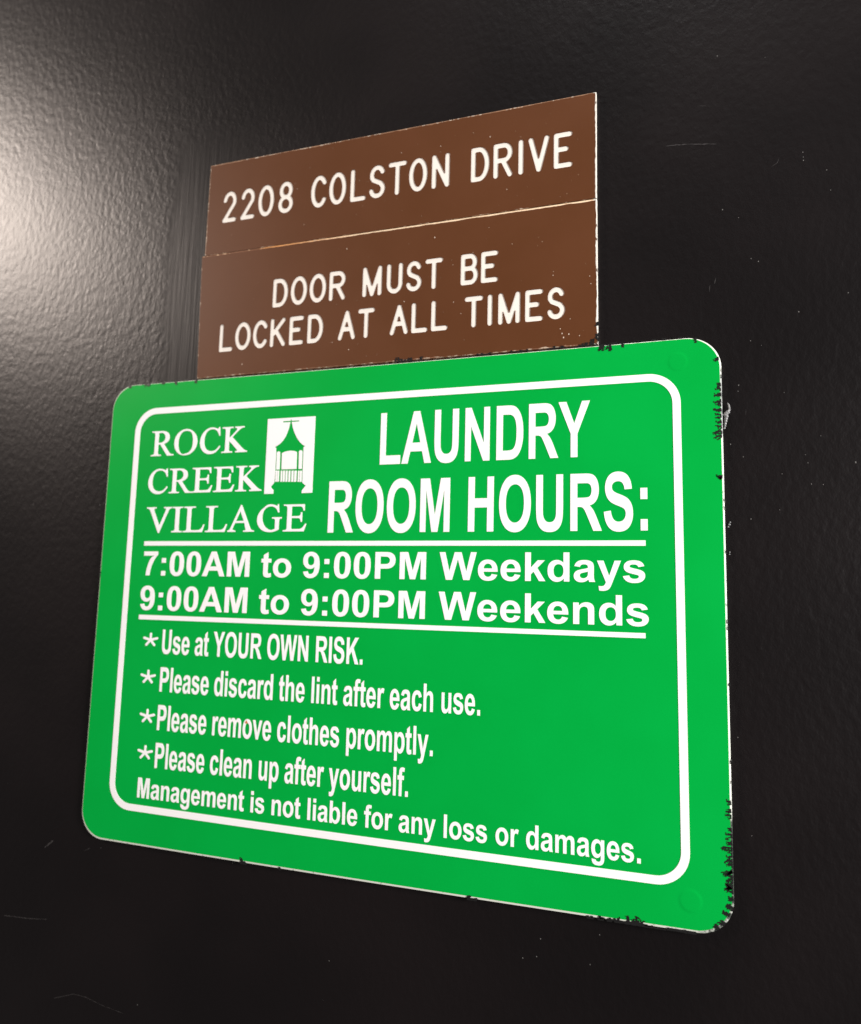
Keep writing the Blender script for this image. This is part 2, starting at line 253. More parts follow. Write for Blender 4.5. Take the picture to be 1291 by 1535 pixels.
SERIF = {
'R': (1366, "M1386 0H1025L567 632Q516 630 484 630Q456 630 425 632V240Q425 112 453 80Q491 37 567 37H620V0H40V37H91Q177 37 214 93Q235 124 235 239V1102Q235 1230 207 1261Q168 1304 91 1304H40V1341H533Q748 1341 850 1310Q952 1278 1023 1194Q1094 1109 1094 992Q1094 867 1012.5 775Q931 683 760 645L1039 257Q1135 123 1204 79Q1273 35 1386 37ZM425 690Q444 689 481 689Q675 689 773.5 773Q872 857 872 987Q872 1114 792.5 1193.5T582 1273Q524 1273 425 1254Z"),
'O': (1479, "M739 1371Q1015 1371 1212 1163Q1409 955 1409 670Q1409 370 1208 170.5T732 -29Q443 -29 251 165Q67 362 67 668Q67 981 280 1179Q478 1371 739 1371ZM729 1301Q539 1301 424 1160Q281 985 281 650Q281 306 428 120Q541 -21 727 18L729 32Q925 32 1054 185Q1187 342 1187 675Q1187 1036 1045 1213Q931 1301 729 1301Z"),
'C': (1366, "M1232 1371l29 -436h-29q-59 197 -168 283.5t-263 86.5q-129 0 -233 -65.5t-164 -208.5t-60 -357q0 -176 57 -306.5t170 -199.5t258 -69q126 0 222 54t211 214l29 -18q-97 -172 -226.5 -275t-307.5 -103q-320 0 -496 238q-131 177 -131 416q0 193 86.5 365t238.5 276t332 105q140 0 276 -69q40 -21 57 -21q26 0 45 18q25 26 36 72z"),
'K': (1479, "M434 640V240Q434 137 447 104Q457 79 489 61Q532 37 580 37H630V0H46V37H95Q180 37 218 86Q242 118 242 240V1101Q242 1204 229 1237Q219 1262 188 1280Q144 1304 95 1304H46V1341H630V1304H580Q533 1304 489 1281Q457 1265 446 1235Q434 1205 434 1101V735Q460 760 600 885L842 1128Q890 1180 890 1225Q890 1265 850 1288Q820 1304 765 1304V1341H1268V1304Q1200 1302 1145 1280Q1085 1257 1000 1190Q960 1158 780 985L600 805L1090 310Q1250 150 1330 100Q1420 42 1478 37V0H836V37Q900 37 922 52Q945 68 945 92Q945 125 880 190Z"),
'E': (1251, "M430 1268V746H725Q840 746 878 780Q928 826 934 938H971V478H934Q920 574 907 602Q890 636 851 655Q812 674 725 674H430V239Q430 152 438 133Q446 114 466 103Q485 90 541 90H768Q882 90 933 106Q984 122 1032 168Q1093 230 1157 352H1197L1081 0H34V37H82Q131 37 174 60Q206 76 217 108Q229 140 229 233V1108Q229 1222 206 1254Q171 1304 82 1304H34V1341H1081L1096 1046H1057Q1036 1150 1010 1189Q985 1228 936 1249Q896 1268 797 1268Z"),
'V': (1479, "M1457 1341V1304Q1382 1290 1343 1256Q1290 1208 1250 1106L790 -29H754L262 1098Q224 1186 209 1208Q185 1240 150 1257Q115 1300 16 1304V1341H550V1304Q470 1296 446 1277Q422 1258 422 1228Q422 1186 460 1096L796 326L1108 1088Q1154 1202 1154 1246Q1154 1275 1126 1290Q1098 1302 1030 1304V1341Z"),
'I': (682, "M632 37V0H50V37H98Q182 37 220 86Q244 118 244 240V1101Q244 1204 231 1237Q221 1262 190 1280Q146 1304 98 1304H50V1341H632V1304H583Q500 1304 462 1255Q437 1223 437 1101V240Q437 137 450 104Q460 79 492 61Q535 37 583 37Z"),
'L': (1251, "M1184 383L1217 376L1102 0H41V37H93Q180 37 217 94Q239 127 239 242V1099Q239 1226 211 1258Q172 1304 93 1304H41V1341H662V1304Q553 1306 509 1284Q465 1262 448 1230Q432 1190 432 1082V247Q432 147 452 110Q467 86 497 80T637 74H737Q895 74 958.5 95T1070 180T1184 383Z"),
'A': (1479, "M938 461H412L320 247Q286 168 286 129Q286 98 316 74Q345 51 442 37V0H31V37Q103 50 126 75Q172 118 228 250L706 1368H741L1214 238Q1271 102 1317 72Q1363 40 1446 37V0H900V37Q970 40 1000 60Q1022 78 1022 107Q1022 145 987 228ZM910 535L680 1083L444 535Z"),
'G': (1479, "M1221 1371l31 -397h-31q-47 142 -121 214q-107 104 -275 104q-229 0 -348 -182q-100 -153 -100 -365q0 -172 66.5 -330t174.5 -244t226 -121q66 0 128 17t119 50v364q0 95 -14.5 124t-45 44t-107.5 15v37h483v-37h-23q-72 0 -99 -48q-19 -34 -19 -135v-385q-107 -58 -211.5 -91.5t-232.5 -33.5q-367 0 -547 231q-140 173 -140 399q0 164 79 314q94 178 258 290q150 166 324 166q69 0 125.5 -10t159.5 -50q52 -22 70 -22q18 0 31 17t14 65z"),
}
_cache = {}
def inside(p, l):
    c = False
    for (x0, y0), (x1, y1) in zip(l, l[1:]+l[:1]):
        if (y0 > p[1]) != (y1 > p[1]) and p[0] < (x1-x0)*(p[1]-y0)/(y1-y0)+x0: c = not c
    return c
def thicken(loops, t):
    out = []
    for l in loops:
        hole = sum(inside(l[0], o) for o in loops if o is not l) % 2
        sg = (1 if area(l) > 0 else -1)*(-1 if hole else 1); n = len(l); r = []
        for i in range(n):
            a, b, c = l[i-1], l[i], l[(i+1) % n]
            u = (b[0]-a[0], b[1]-a[1]); v = (c[0]-b[0], c[1]-b[1]); lu = math.hypot(*u) or 1; lv = math.hypot(*v) or 1
            n1 = (u[1]/lu, -u[0]/lu); n2 = (v[1]/lv, -v[0]/lv); k = 1+n1[0]*n2[0]+n1[1]*n2[1]; k = max(k, .5)
            r.append((b[0]+sg*t*(n1[0]+n2[0])/k, b[1]+sg*t*(n1[1]+n2[1])/k))
        out.append(r)
    return out
def kind_of(ch):
    if ch.isdigit(): return 'digit'
    if ch in ':.': return 'punctuation_mark'
    return 'letter'
def glyph(font, ch):
    if (font, ch) not in _cache:
        src = SANS if font == 'sans' else SERIF
        if ch == '9': loops = [[(1138-x, 1446-y) for x, y in l] for l in path(SIX)]; adv = 1139
        else: adv, s = src[ch]; loops = path(s)
        if font == 'serif': loops = thicken(loops, 15)
        me = None
        if loops:
            v, f = fill(loops, lambda x, y, d: (x/2048, -d, y/2048), 0, 1)
            me = bpy.data.meshes.new(kind_of(ch)); me.from_pydata(v, [], f); me.materials.append(M_WHITE); me.update()
        _cache[(font, ch)] = (adv, me, loops)
    return _cache[(font, ch)]
def extent(font, s):
    x = 0; lo = hi = None
    for ch in s:
        adv, me, loops = glyph(font, ch)
        if loops:
            xs = [p[0] for l in loops for p in l]
            if lo is None: lo = x + min(xs)
            hi = x + max(xs)
        x += adv
    return lo, hi
D_TXT = (0.03, 0.16)
def text_line(parent, font, s, xl, xr, base, cap, name='text_line', label=None, tops=None):
    """Set s so that its ink runs from xl to xr (mm); base = baseline Y; cap = capital height in mm."""
    lo, hi = extent(font, s); sx = (xr-xl)/(hi-lo); x0 = xl - lo*sx
    capu = 1466 if font == 'sans' else 1341; sy = cap/capu
    e = empty(name, W(x0, base, 0), parent); org = wloc(e)
    if label: e['label'] = label
    x = 0
    for ch in s:
        adv, me, loops = glyph(font, ch)
        if me:
            o = bpy.data.objects.new(kind_of(ch), me); link(o, e)
            o.location = (x*sx/1000, -D_TXT[0]/1000, 0); o.scale = (sx*2048/1000, (D_TXT[1]-D_TXT[0])/1000, sy*2048/1000)
        x += adv
    return e

# signed distance shapes -> outlines (engraved strokes, paint splats)
def contour(F, xs, ys):
    """zero contours of F[j,i] (negative inside), linked into closed loops"""
    segs = {}; pts = {}
    def ip(a, b):
        k = (a, b) if a < b else (b, a)
        if k not in pts:
            (j0, i0), (j1, i1) = k; f0, f1 = F[j0, i0], F[j1, i1]; t = f0/(f0-f1)
            pts[k] = (xs[i0]+(xs[i1]-xs[i0])*t, ys[j0]+(ys[j1]-ys[j0])*t)
        return k
    H, Wd = F.shape; S = F < 0
    for j in range(H-1):
        for i in range(Wd-1):
            c = [(j, i), (j, i+1), (j+1, i+1), (j+1, i)]; s = [bool(S[a]) for a in c]; n = sum(s)
            if n in (0, 4): continue
            ed = []
            for k in range(4):
                if s[k] != s[(k+1) % 4]: ed.append((ip(c[k], c[(k+1) % 4]), s[k]))
            outs = [e for e, q in ed if q]; ins = [e for e, q in ed if not q]
            if len(outs) == 1: segs.setdefault(outs[0], []).append(ins[0])
            else:
                order = [e for e, q in ed]
                for k, (e, q) in enumerate(ed):
                    if q: segs.setdefault(e, []).append(ed[(k-1) % 4][0])
    loops = []
    while segs:
        st = next(iter(segs)); cur = st; lp = []
        while cur in segs:
            lp.append(pts[cur]); nx = segs[cur].pop()
            if not segs[cur]: del segs[cur]
            cur = nx
        if len(lp) > 4: loops.append(lp)
    return loops
def sdf_loops(fn, x0, x1, y0, y1, st):
    xs = np.arange(x0, x1+st, st); ys = np.arange(y0, y1+st, st); X, Y = np.meshgrid(xs, ys)
    return contour(fn(X, Y)+1e-7, xs, ys)
def dseg(X, Y, a, b):
    ax_, ay_ = a; bx, by = b; dx, dy = bx-ax_, by-ay_; L = dx*dx+dy*dy+1e-12
    t = np.clip(((X-ax_)*dx+(Y-ay_)*dy)/L, 0, 1); return np.hypot(X-ax_-t*dx, Y-ay_-t*dy)
def arc(cx, cy, rx, ry, a0, a1, n=20):
    return [(cx+rx*math.cos(math.radians(a0+(a1-a0)*k/n)), cy+ry*math.sin(math.radians(a0+(a1-a0)*k/n))) for k in range(n+1)]
# engraver's single stroke alphabet: centre lines in a unit box, (polylines, square corners)
STROKE = {
'0': ([arc(.5, .5, .5, .5, 0, 360, 36)], []), 'O': ([arc(.5, .5, .5, .5, 0, 360, 36)], []),
'C': ([arc(.52, .5, .52, .5, 38, 322, 30)], []),
'2': ([arc(.5, .72, .47, .28, 172, -25, 18)+[(.0, 0), (1, 0)]], [(0, 0)]),
'8': ([arc(.5, .755, .43, .245, 0, 360, 26), arc(.5, .255, .5, .255, 0, 360, 26)], []),
'L': ([[(0, 1), (0, 0), (1, 0)]], [(0, 0)]),
'S': ([arc(.5, .75, .46, .25, 20, 180, 14)+arc(.5, .25, .5, .25, 90, 90, 1)[:0]+[(.06, .66), (.2, .565), (.5, .5), (.8, .43), (.97, .32)]+arc(.5, .25, .5, .25, 5, -165, 16)], []),
'T': ([[(0, 1), (1, 1)], [(.5, 1), (.5, 0)]], []),
'N': ([[(0, 0), (0, 1), (1, 0), (1, 1)]], []),
'D': ([[(0, 0), (0, 1), (.42, 1)]+arc(.42, .5, .58, .5, 80, -80, 18)+[(.42, 0), (0, 0)]], [(0, 0), (0, 1)]),
'R': ([[(0, 0), (0, 1), (.55, 1)]+arc(.58, .75, .42, .25, 80, -80, 12)+[(.5, .5), (0, .5)], [(.5, .5), (1, 0)]], [(0, 1)]),
'B': ([[(0, 0), (0, 1), (.55, 1)]+arc(.57, .765, .36, .235, 80, -80, 12)+[(.5, .53), (0, .53)], [(.5, .53)]+arc(.6, .265, .4, .265, 80, -80, 12)+[(.55, 0), (0, 0)]], [(0, 0), (0, 1)]),
'I': ([[(.5, 0), (.5, 1)]], []), 'V': ([[(0, 1), (.5, 0), (1, 1)]], []),
'E': ([[(1, 1), (0, 1), (0, 0), (1, 0)], [(0, .53), (.72, .53)]], [(0, 0)]),
'M': ([[(0, 0), (0, 1), (.5, 0), (1, 1), (1, 0)]], []),
'U': ([[(0, 1), (0, .3)]+arc(.5, .3, .5, .3, 180, 360, 18)+[(1, 1)]], []),
'K': ([[(0, 0), (0, 1)], [(.95, 1), (0, .38)], [(.33, .58), (1, 0)]], []),
'A': ([[(0, 0), (.5, 1), (1, 0)], [(.18, .34), (.82, .34)]], []),
}
def engraved(ch, w_, h_, sw):
    """loops (x right, y up, mm, outer box w_ x h_) of a routed letter with stroke width sw"""
    pl, sq = STROKE[ch]; r = sw/2; a, b = w_-sw, h_-sw
    def fn(X, Y):
        d = np.full(X.shape, 1e9)
        for p in pl:
            q = [(r+x*a, r+y*b) for x, y in p]
            for u, v in zip(q, q[1:]): d = np.minimum(d, dseg(X, Y, u, v))
        d -= r
        for x, y in sq:
            cx_, cy_ = r+x*a, r+y*b; d = np.minimum(d, np.maximum(abs(X-cx_), abs(Y-cy_))-r*.86)
        return d
    return sdf_loops(fn, -.5, w_+.5, -.5, h_+.5, .22)

# ------------------------------------------------------------------ the door
DT = -2.4          # door surface, mm behind the faces of the signs
def box(name, X0, X1, Y0, Y1, d0, d1, material, parent=None, origin=None):
    v = [W(x, y, d) for d in (d1, d0) for x, y in ((X0, Y0), (X1, Y0), (X1, Y1), (X0, Y1))]
    return mesh_obj(name, v, [(0, 3, 2, 1), (4, 5, 6, 7), (0, 1, 5, 4), (1, 2, 6, 5), (2, 3, 7, 6), (3, 0, 4, 7)], material, parent, origin)
door = box('door', -330, 620, -640, 700, DT-44, DT, M_DOOR, origin=W(145, 700, DT-22))
door['kind'] = 'structure'; door['label'] = 'black painted door with orange peel gloss behind the signs'
rng = random.Random(11)
def ribbon(pts, w0, rnd, jit=.25):
    """thin broken scratch: one closed outline round a polyline"""
    P = []
    for (a, b) in zip(pts, pts[1:]):
        n = max(2, int(math.hypot(b[0]-a[0], b[1]-a[1])/.8))
        P += [(a[0]+(b[0]-a[0])*k/n, a[1]+(b[1]-a[1])*k/n) for k in range(n)]
    P.append(pts[-1]); up, dn = [], []
    for i, p in enumerate(P):
        q = P[min(i+1, len(P)-1)]; o = P[max(i-1, 0)]; dx, dy = q[0]-o[0], q[1]-o[1]; L = math.hypot(dx, dy) or 1
        ww = w0*(.25+rnd.random()) if 0 < i < len(P)-1 else w0*.1; c = rnd.uniform(-jit, jit)*w0
        up.append((p[0]-dy/L*(ww/2+c), p[1]+dx/L*(ww/2+c))); dn.append((p[0]+dy/L*(ww/2-c), p[1]-dx/L*(ww/2-c)))
    return up + dn[::-1]
for pts, ww in [([(284.8, -88.2), (292, -87.6), (305.4, -85.4)], .42), ([(298.7, -104.3), (301.8, -103.4)], .28),
                ([(326.3, -71.3), (328.6, -72.8), (329.4, -75)], .25), ([(301.2, -20.1), (301.5, -23)], .38),
                ([(303.3, -23.3), (303.9, -26)], .38), ([(-46.9, 277.6), (-30, 276.6), (-18.6, 275.2)], .35),
                ([(-24, 241.3), (-18.5, 237)], .7), ([(-10.4, 311), (1.6, 306.9), (9, 307), (20.1, 309), (32, 310.1)], .22),
                ([(1, 239.8), (5, 237.7)], .3), ([(314.1, 30.8), (313.9, 33)], .45)]:
    poly_part('scratch', [ribbon(pts, ww, rng)], None, DT+.05, M_GREY, door)
SPECKS = [(311.5,20.6,.5),(311.2,23.1,.35),(328.1,24.8,.3),(312.5,50.1,.4),(307.9,44.8,.4),(334.9,50.2,.3),(335.7,53.4,.35),(326.4,57.5,.35),(336.6,61.8,.4),(340.7,62.1,.3),(352.1,53.8,.5),(314.7,75.2,.45),(325.1,71.7,.25),(306.1,79.3,.5),(316.4,2.4,.35),(276.5,-84.2,.4),(346.5,-66.4,.4),(347.6,-57.6,.35),(307.1,-55.5,.4),(313.2,-51,.35),(263.8,-33.8,.4),(277.6,-39.2,.35),(317.5,-32.5,.35),(320.2,-31,.4),(352.2,-13.9,.4),(334.4,-8,.5),(298.7,-8.1,.3),(284.2,-6.4,.4),(295.7,-14.1,.5),(269.9,-68,.3),(274.7,-69.7,.3),(306.5,-125.8,.4),(325.2,-120.8,.3),(340.5,42.9,.25),(139.1,268.5,.4),(39.7,304.8,.4),(232.3,244.5,.45),(225.1,253,.4),(230.7,251.5,.35),(251.9,250.9,.4),(255.6,239.3,.45),(303.1,195,.3),(311.9,195.3,.35),(-79.4,-27.6,.7),(-31.2,-31.9,.6),(-51.6,62.5,.5),(-5.7,63.7,.6),(307.9,159.6,.4),(338.1,-75.6,.4),(338.2,-73.5,.3),(338.2,-72,.45),(301.5,103,.3),(298.7,-96,.3)]
for k in range(22): SPECKS.append((rng.uniform(-80, 360), rng.uniform(-180, 310), rng.uniform(.12, .26)))
vv, ff = [], []
for X, Y, s in SPECKS:
    if -2 < X < 307 and -119 < Y < 234: continue
    n = 6; b = len(vv); a0 = rng.random()*3
    vv += [W(X+s*.62*math.cos(a0+k*math.pi/3)*rng.uniform(.5, 1.1), Y+s*.8*math.sin(a0+k*math.pi/3)*rng.uniform(.5, 1.1), DT+.05) for k in range(n)]
    ff.append(tuple(range(b, b+n)))
sp = mesh_obj('dust_speck', vv, ff, M_SPECK, door); sp['kind'] = 'stuff'

# ------------------------------------------------------------------ plates
def quad_ring(c, ins, n_per, jit, rnd, rad=0):
    """c: TL,TR,BR,BL; ins: left, top, right, bottom insets; jagged by jit (per side)"""
    (ax0, ay0), (bx0, by0), (cx0, cy0), (dx0, dy0) = c; l, t, r, b = ins
    P = [(ax0+l, ay0+t), (bx0-r, by0+t), (cx0-r, cy0-b), (dx0+l, dy0-b)]; out = []
    nrm = [(0, 1), (-1, 0), (0, -1), (1, 0)]; js = [jit[1], jit[2], jit[3], jit[0]]
    for s in range(4):
        a, q = P[s], P[(s+1) % 4]; L = math.hypot(q[0]-a[0], q[1]-a[1]); n = max(1, int(L/n_per)) if js[s] > 0 else 1
        v = 0
        for k in range(n):
            v = v*.6 + rnd.uniform(-1, 1)*js[s] if k else 0
            if rnd.random() < .06 and k: v += js[s]*rnd.uniform(.5, 2.2)
            v = max(v, -.2); f = k/n
            out.append((a[0]+(q[0]-a[0])*f+nrm[s][0]*v, a[1]+(q[1]-a[1])*f+nrm[s][1]*v))
    return out
def strip_rings(name, rings, material, parent):
    vs, fs = [], []; n = len(rings[0][0])
    for loop, d in rings: vs += [W(x, y, d) for x, y in loop]
    for k in range(len(rings)-1):
        for i in range(n): j = (i+1) % n; fs.append((k*n+i, k*n+j, (k+1)*n+j, (k+1)*n+i))
    fs.append(tuple((len(rings)-1)*n+i for i in range(n))); fs.append(tuple(reversed(range(n))))
    return mesh_obj(name, vs, fs, material, parent)

def plaque(label, corners, ins, core_mat, lines, flecks, seed, dback=DT+.02):
    rnd = random.Random(seed); t = empty('brown_sign', W((corners[2][0]+corners[3][0])/2, corners[3][1], DT))
    t['label'] = label; t['category'] = 'sign'
    q = lambda i: [(corners[k][0]+(i[0] if k in (0, 3) else -i[2]), corners[k][1]+(i[1] if k in (0, 1) else -i[3])) for k in range(4)]
    strip_rings('core_plate', [(q((0, 0, 0, 0)), dback), (q((.0, .0, .0, .0)), -.36), (q((.1, .1, .1, .1)), -.30)], core_mat, t)
    rr = [(q((0, 0, 0, 0)), -.355), (q((.10, .08, .14, .08)), -.07), (q(tuple(a+.55 for a in ins)), -.03)]
    vs = [W(x, y, d) for lp, d in rr for x, y in lp]
    mesh_obj('edge_bevel', vs, [(k*4+i, k*4+(i+1) % 4, k*4+4+(i+1) % 4, k*4+4+i) for k in range(2) for i in range(4)], core_mat, t)
    holes = []; groups = []
    for text_label, items, base, h, sw in lines:
        e = empty('engraved_line', W(items[0][1], base, 0), t); e['label'] = text_label
        for ch, xc, wd in items:
            lp = [[(xc-wd/2+x, base-y) for x, y in l] for l in engraved(ch, wd, h, sw)]
            holes += lp
            v, f = fill(lp, W, -.32, -.26); o = mesh_obj('digit' if ch.isdigit() else 'letter', v, f, M_ENG, e, origin=W(xc, base, -.3))
    outline = quad_ring(corners, ins, 1.1, (.10, .10, .16, .12), rnd)
    v, f = fill([outline]+holes, W, -.30, 0); mesh_obj('face_sheet', v, f, M_BROWN, t)
    vs, fs = [], []
    for X, Y, s in flecks + [(rnd.uniform(corners[0][0]+4, corners[1][0]-4), rnd.uniform(corners[0][1]+3, corners[3][1]-3), rnd.uniform(.08, .2)) for _ in range(60)]:
        b = len(vs); a0 = rnd.random()*3; n = 6
        vs += [W(X+s*.55*math.cos(a0+k*math.pi/3)*rnd.uniform(.5, 1.1), Y+s*.7*math.sin(a0+k*math.pi/3)*rnd.uniform(.5, 1.1), .04) for k in range(n)]
        fs.append(tuple(range(b, b+n)))
    o = mesh_obj('chip_fleck', vs, fs, M_FLECK, t); o['kind'] = 'stuff'
    return t, rnd
def line(cs, h=None):       # (char, left, right) measured -> (char, centre, width)
    return [(c, (a+b)/2, b-a) for c, a, b in cs]
def even(items, wid):       # same width for the same letter, as a routing stencil gives
    return [(c, x, wid.get(c, w_)) for c, x, w_ in items]
W1 = {'2': 8.5, '0': 9.5, '8': 8.7, 'O': 9.5, 'C': 9.2, 'S': 8.6, 'L': 8.5, 'T': 9.6, 'N': 9.0, 'D': 9.0, 'R': 9.1, 'V': 9.7, 'E': 8.4, 'I': 2.38}
l1 = even(line([('2',61.94,70.62),('2',73.02,81.43),('0',83.29,92.93),('8',95.28,103.96),('C',113.96,123.1),('O',124.13,133.57),('L',135.78,144.31),('S',146.01,154.38),('T',155.93,165.61),('O',166.85,176.17),('N',178.39,187.35),('D',197.88,206.67),('R',208.62,217.63),('I',220.48,222.64),('V',225.08,234.56),('E',236.66,244.97)]), W1)
W2 = {'D': 8.8, 'O': 9.4, 'R': 8.9, 'M': 10.2, 'U': 8.3, 'S': 7.9, 'T': 8.8, 'B': 8.4, 'E': 8.1, 'L': 8.2, 'C': 8.9, 'K': 8.9, 'A': 9.3, 'I': 2.3}
l2 = even(line([('D',94.78,103.79),('O',105.15,114.28),('O',115.52,124.94),('R',126.44,135.23),('M',144.24,154.56),('U',156.97,165.04),('S',166.93,174.61),('T',176.38,185.06),('B',193.81,202.12),('E',203.51,211.45)]), W2)
l3 = even(line([('L',64.5,73.11),('O',73.85,83.62),('C',84.53,93.37),('K',94.56,103.34),('E',105.15,113.49),('D',115.47,124.1),('A',132.09,141.52),('T',142.44,151.45),('A',159.37,168.42),('L',169.97,178.28),('L',179.89,187.96),('T',196.04,204.8),('I',206.96,209.04),('M',211.79,221.95),('E',224.26,232.04),('S',234.02,241.87)]), W2)
fl1 = [(106.1,-96.5,.4),(110.9,-76.4,.4),(140.6,-95,.3),(198.7,-109.4,.3),(206.9,-105.8,.6),(221.4,-103,.3),(182.6,-105.6,.35),(162.5,-105.9,.35),(215.1,-78.2,.35),(242.6,-71.8,.3),(247.6,-79.9,.3),(136.1,-96,.45)]
fl2 = [(135.2,-60.3,.5),(206.9,-61,.3),(180.7,-59.8,.6),(199.5,-49.7,.3),(217.9,-51.4,.3),(231.6,-50.7,.3),(240.6,-7,.7),(241.2,-5.2,.6),(243.5,-6.5,.6),(248.1,-5.4,.4),(252.5,-31.9,.4),(253,-28.5,.4),(236.7,-36,.3),(236.5,-34.2,.4),(189.9,-45.1,.3),(166.2,-29.9,.5),(190.6,-26.9,.5),(194.3,-21,.35),(138.3,-8.8,.5),(95.7,-46.5,.3),(79.2,-6.3,.5),(129.3,-13.3,.4),(244.1,-13.4,.3),(239.8,-9.3,.4)]
plaque('upper brown engraved sign reading 2208 COLSTON DRIVE on the black door', [(52.9, -118.3), (255.5, -118.2), (255.5, -67.75), (52.6, -67.6)], (.42, .38, .46, .05), M_CORE1,
       [('cream engraved line reading 2208 COLSTON DRIVE', l1, -84.5, 17.1, 2.38)], fl1, 3)
low, _ = plaque('lower brown engraved sign reading DOOR MUST BE LOCKED AT ALL TIMES', [(50.9, -67.45), (255.6, -67.3), (255.9, -1.0), (52.5, -1.0)], (.35, .68, .46, .35), M_CORE2,
       [('cream engraved line reading DOOR MUST BE', l2, -34.5, 15.0, 2.3), ('cream engraved line reading LOCKED AT ALL TIMES', l3, -13.9, 14.75, 2.3)], fl2, 4)

# ------------------------------------------------------------------ green laundry sign
def rrect(x0, y0, x1, y1, r, n=12, corners=None):
    c = corners or [(x0, y0), (x1, y0), (x1, y1), (x0, y1)]; out = []
    for (cx_, cy_), a0, sx, sy in zip(c, (180, 270, 0, 90), (1, -1, -1, 1), (1, 1, -1, -1)):
        for k in range(n+1):
            a = math.radians(a0+90*k/n); out.append((cx_+sx*r+r*math.cos(a), cy_+sy*r+r*math.sin(a)))
    return out
gs = empty('green_sign', W(152.5, 232.3, DT)); gs['category'] = 'sign'
gs['label'] = 'large green sign with white laundry room hours below the two brown signs'
def dens(loop, step, fn):
    out = []
    for a, b in zip(loop, loop[1:]+loop[:1]):
        L = math.hypot(b[0]-a[0], b[1]-a[1]); n = max(1, int(L/step))
        out += [fn(a[0]+(b[0]-a[0])*k/n, a[1]+(b[1]-a[1])*k/n) for k in range(n)]
    return out
# the bottom edge of the sheet sags half a millimetre between its corners
sag = lambda x, y: (x, y+(.55*math.sin(math.pi*min(max(x/305, 0), 1)) if y > 225 else (.3*math.sin(math.pi*min(max(x/305, 0), 1)) if y < 6 else 0)))
def outl(l, t, r, b): return dens(rrect(l, -.25+t, 305.0-r, 232.1-b, 13.2), 9, sag)
L0 = outl(0, 0, 0, 0)
strip_rings('backing_plate', [(L0, DT+.02), (L0, -.55), (outl(.14, .06, .16, .22), -.16), (outl(.62, .32, .66, 1.05), .0)], M_RIM, gs)
poly_part('green_face', [outl(.58, .30, .66, 1.02)], .0, .03, M_GREEN, gs)
def bord(r, ins):
    c = [(16.15, 13.35), (289.15, 14.05), (289.75, 216.5), (16.15, 216.3)]; c = [(c[0][0]+ins, c[0][1]+ins), (c[1][0]-ins, c[1][1]+ins), (c[2][0]-ins, c[2][1]-ins), (c[3][0]+ins, c[3][1]-ins)]
    return dens(rrect(0, 0, 0, 0, r, 12, c), 9, lambda x, y: (x, y+.45*math.sin(math.pi*min(max((x-16)/273, 0), 1)) if y > 205 else y))
poly_part('border_line', [bord(12.8, 0), bord(9.7, 3.2)], .03, .16, M_WHITE, gs)
poly_part('rule', [[(26.9, 83.5), (274.7, 83.75), (274.7, 85.95), (26.9, 85.75)]], .03, .16, M_WHITE, gs)
poly_part('rule', [[(26.8, 120.95), (274.3, 121.15), (274.3, 123.2), (26.8, 123.25)]], .03, .16, M_WHITE, gs)
# logo: white panel with the pavilion left out of it, traced in logo millimetres (26.2 x 37.4)
def lg(px, py):  # zoom pixel -> mm, through the panel's four corners
    TL, TR, BR, BL = (203, 248), (663, 220), (643, 957), (172, 973)
    u, v = .5, .5
    for _ in range(12):
        x = (1-v)*((1-u)*TL[0]+u*TR[0])+v*((1-u)*BL[0]+u*BR[0]); y = (1-v)*((1-u)*TL[1]+u*TR[1])+v*((1-u)*BL[1]+u*BR[1])
        dxu = (1-v)*(TR[0]-TL[0])+v*(BR[0]-BL[0]); dyu = (1-v)*(TR[1]-TL[1])+v*(BR[1]-BL[1])
        dxv = (1-u)*(BL[0]-TL[0])+u*(BR[0]-TR[0]); dyv = (1-u)*(BL[1]-TL[1])+u*(BR[1]-TR[1]); det = dxu*dyv-dxv*dyu
        ex, ey = px-x, py-y; u += (ex*dyv-dxv*ey)/det; v += (dxu*ey-ex*dyu)/det
    return (95.9+26.2*u, 23.1+37.4*v)
def L_(pts): return [lg(*p) for p in pts]
roof = [(421,285),(412,325),(398,370),(380,415),(355,455),(325,488),(295,508),(275,520),(285,528),(287,560)]
roof_r = [(553,548),(553,520),(570,512),(545,498),(515,470),(488,430),(464,380),(447,330),(437,285)]
panel = L_([(203,248),(663,220),(643,957),(541,962),(543,936),(580,888),(566,880),(545,860),(546,850),(548,742),(553,548),(553,520),(570,512),(545,498),(515,470),(488,430),(464,380),(447,330),(438,284),(436,276),(508,271),(508,261),(436,264),(435,252),(424,252),(423,265),(352,269),(352,281),(423,277),(421,285),(412,325),(398,370),(380,415),(355,455),(325,488),(295,508),(275,520),(285,528),(287,560),(280,745),(273,858),(262,875),(238,905),(264,935),(263,970),(172,973)])
panes = [[(295,574),(302,565),(313,562),(323,565),(327,574),(323,737),(289,739)],
         [(345,578),(377,564),(425,555),(468,558),(490,568),(488,731),(341,736)],
         [(510,563),(516,554),(528,550),(539,553),(543,561),(539,731),(508,731)]]
bars = []
for x0, x1 in [(284,300),(304,320),(335,350),(357,376),(384,402),(412,430),(441,460),(468,490),(503,518),(523,541)]:
    bars.append([(x0,748),(x1,747),(x1-3,853),(x0-3,856)])
lo = empty('pavilion_logo', W(108.9, 60.5, 0), gs); lo['label'] = 'white panel with a green pavilion cut out of it'
poly_part('panel', [panel], .03, .16, M_WHITE, lo)
for p in panes: poly_part('opening', [L_(p)], .03, .16, M_WHITE, lo)
for p in bars: poly_part('railing_gap', [L_(p)], .03, .16, M_WHITE, lo)
TL_ = lambda *a, **k: text_line(gs, *a, **k)
TL_('serif', 'ROCK', 27.2, 84.9, 38.95, 12.9, label='white serif line reading ROCK')
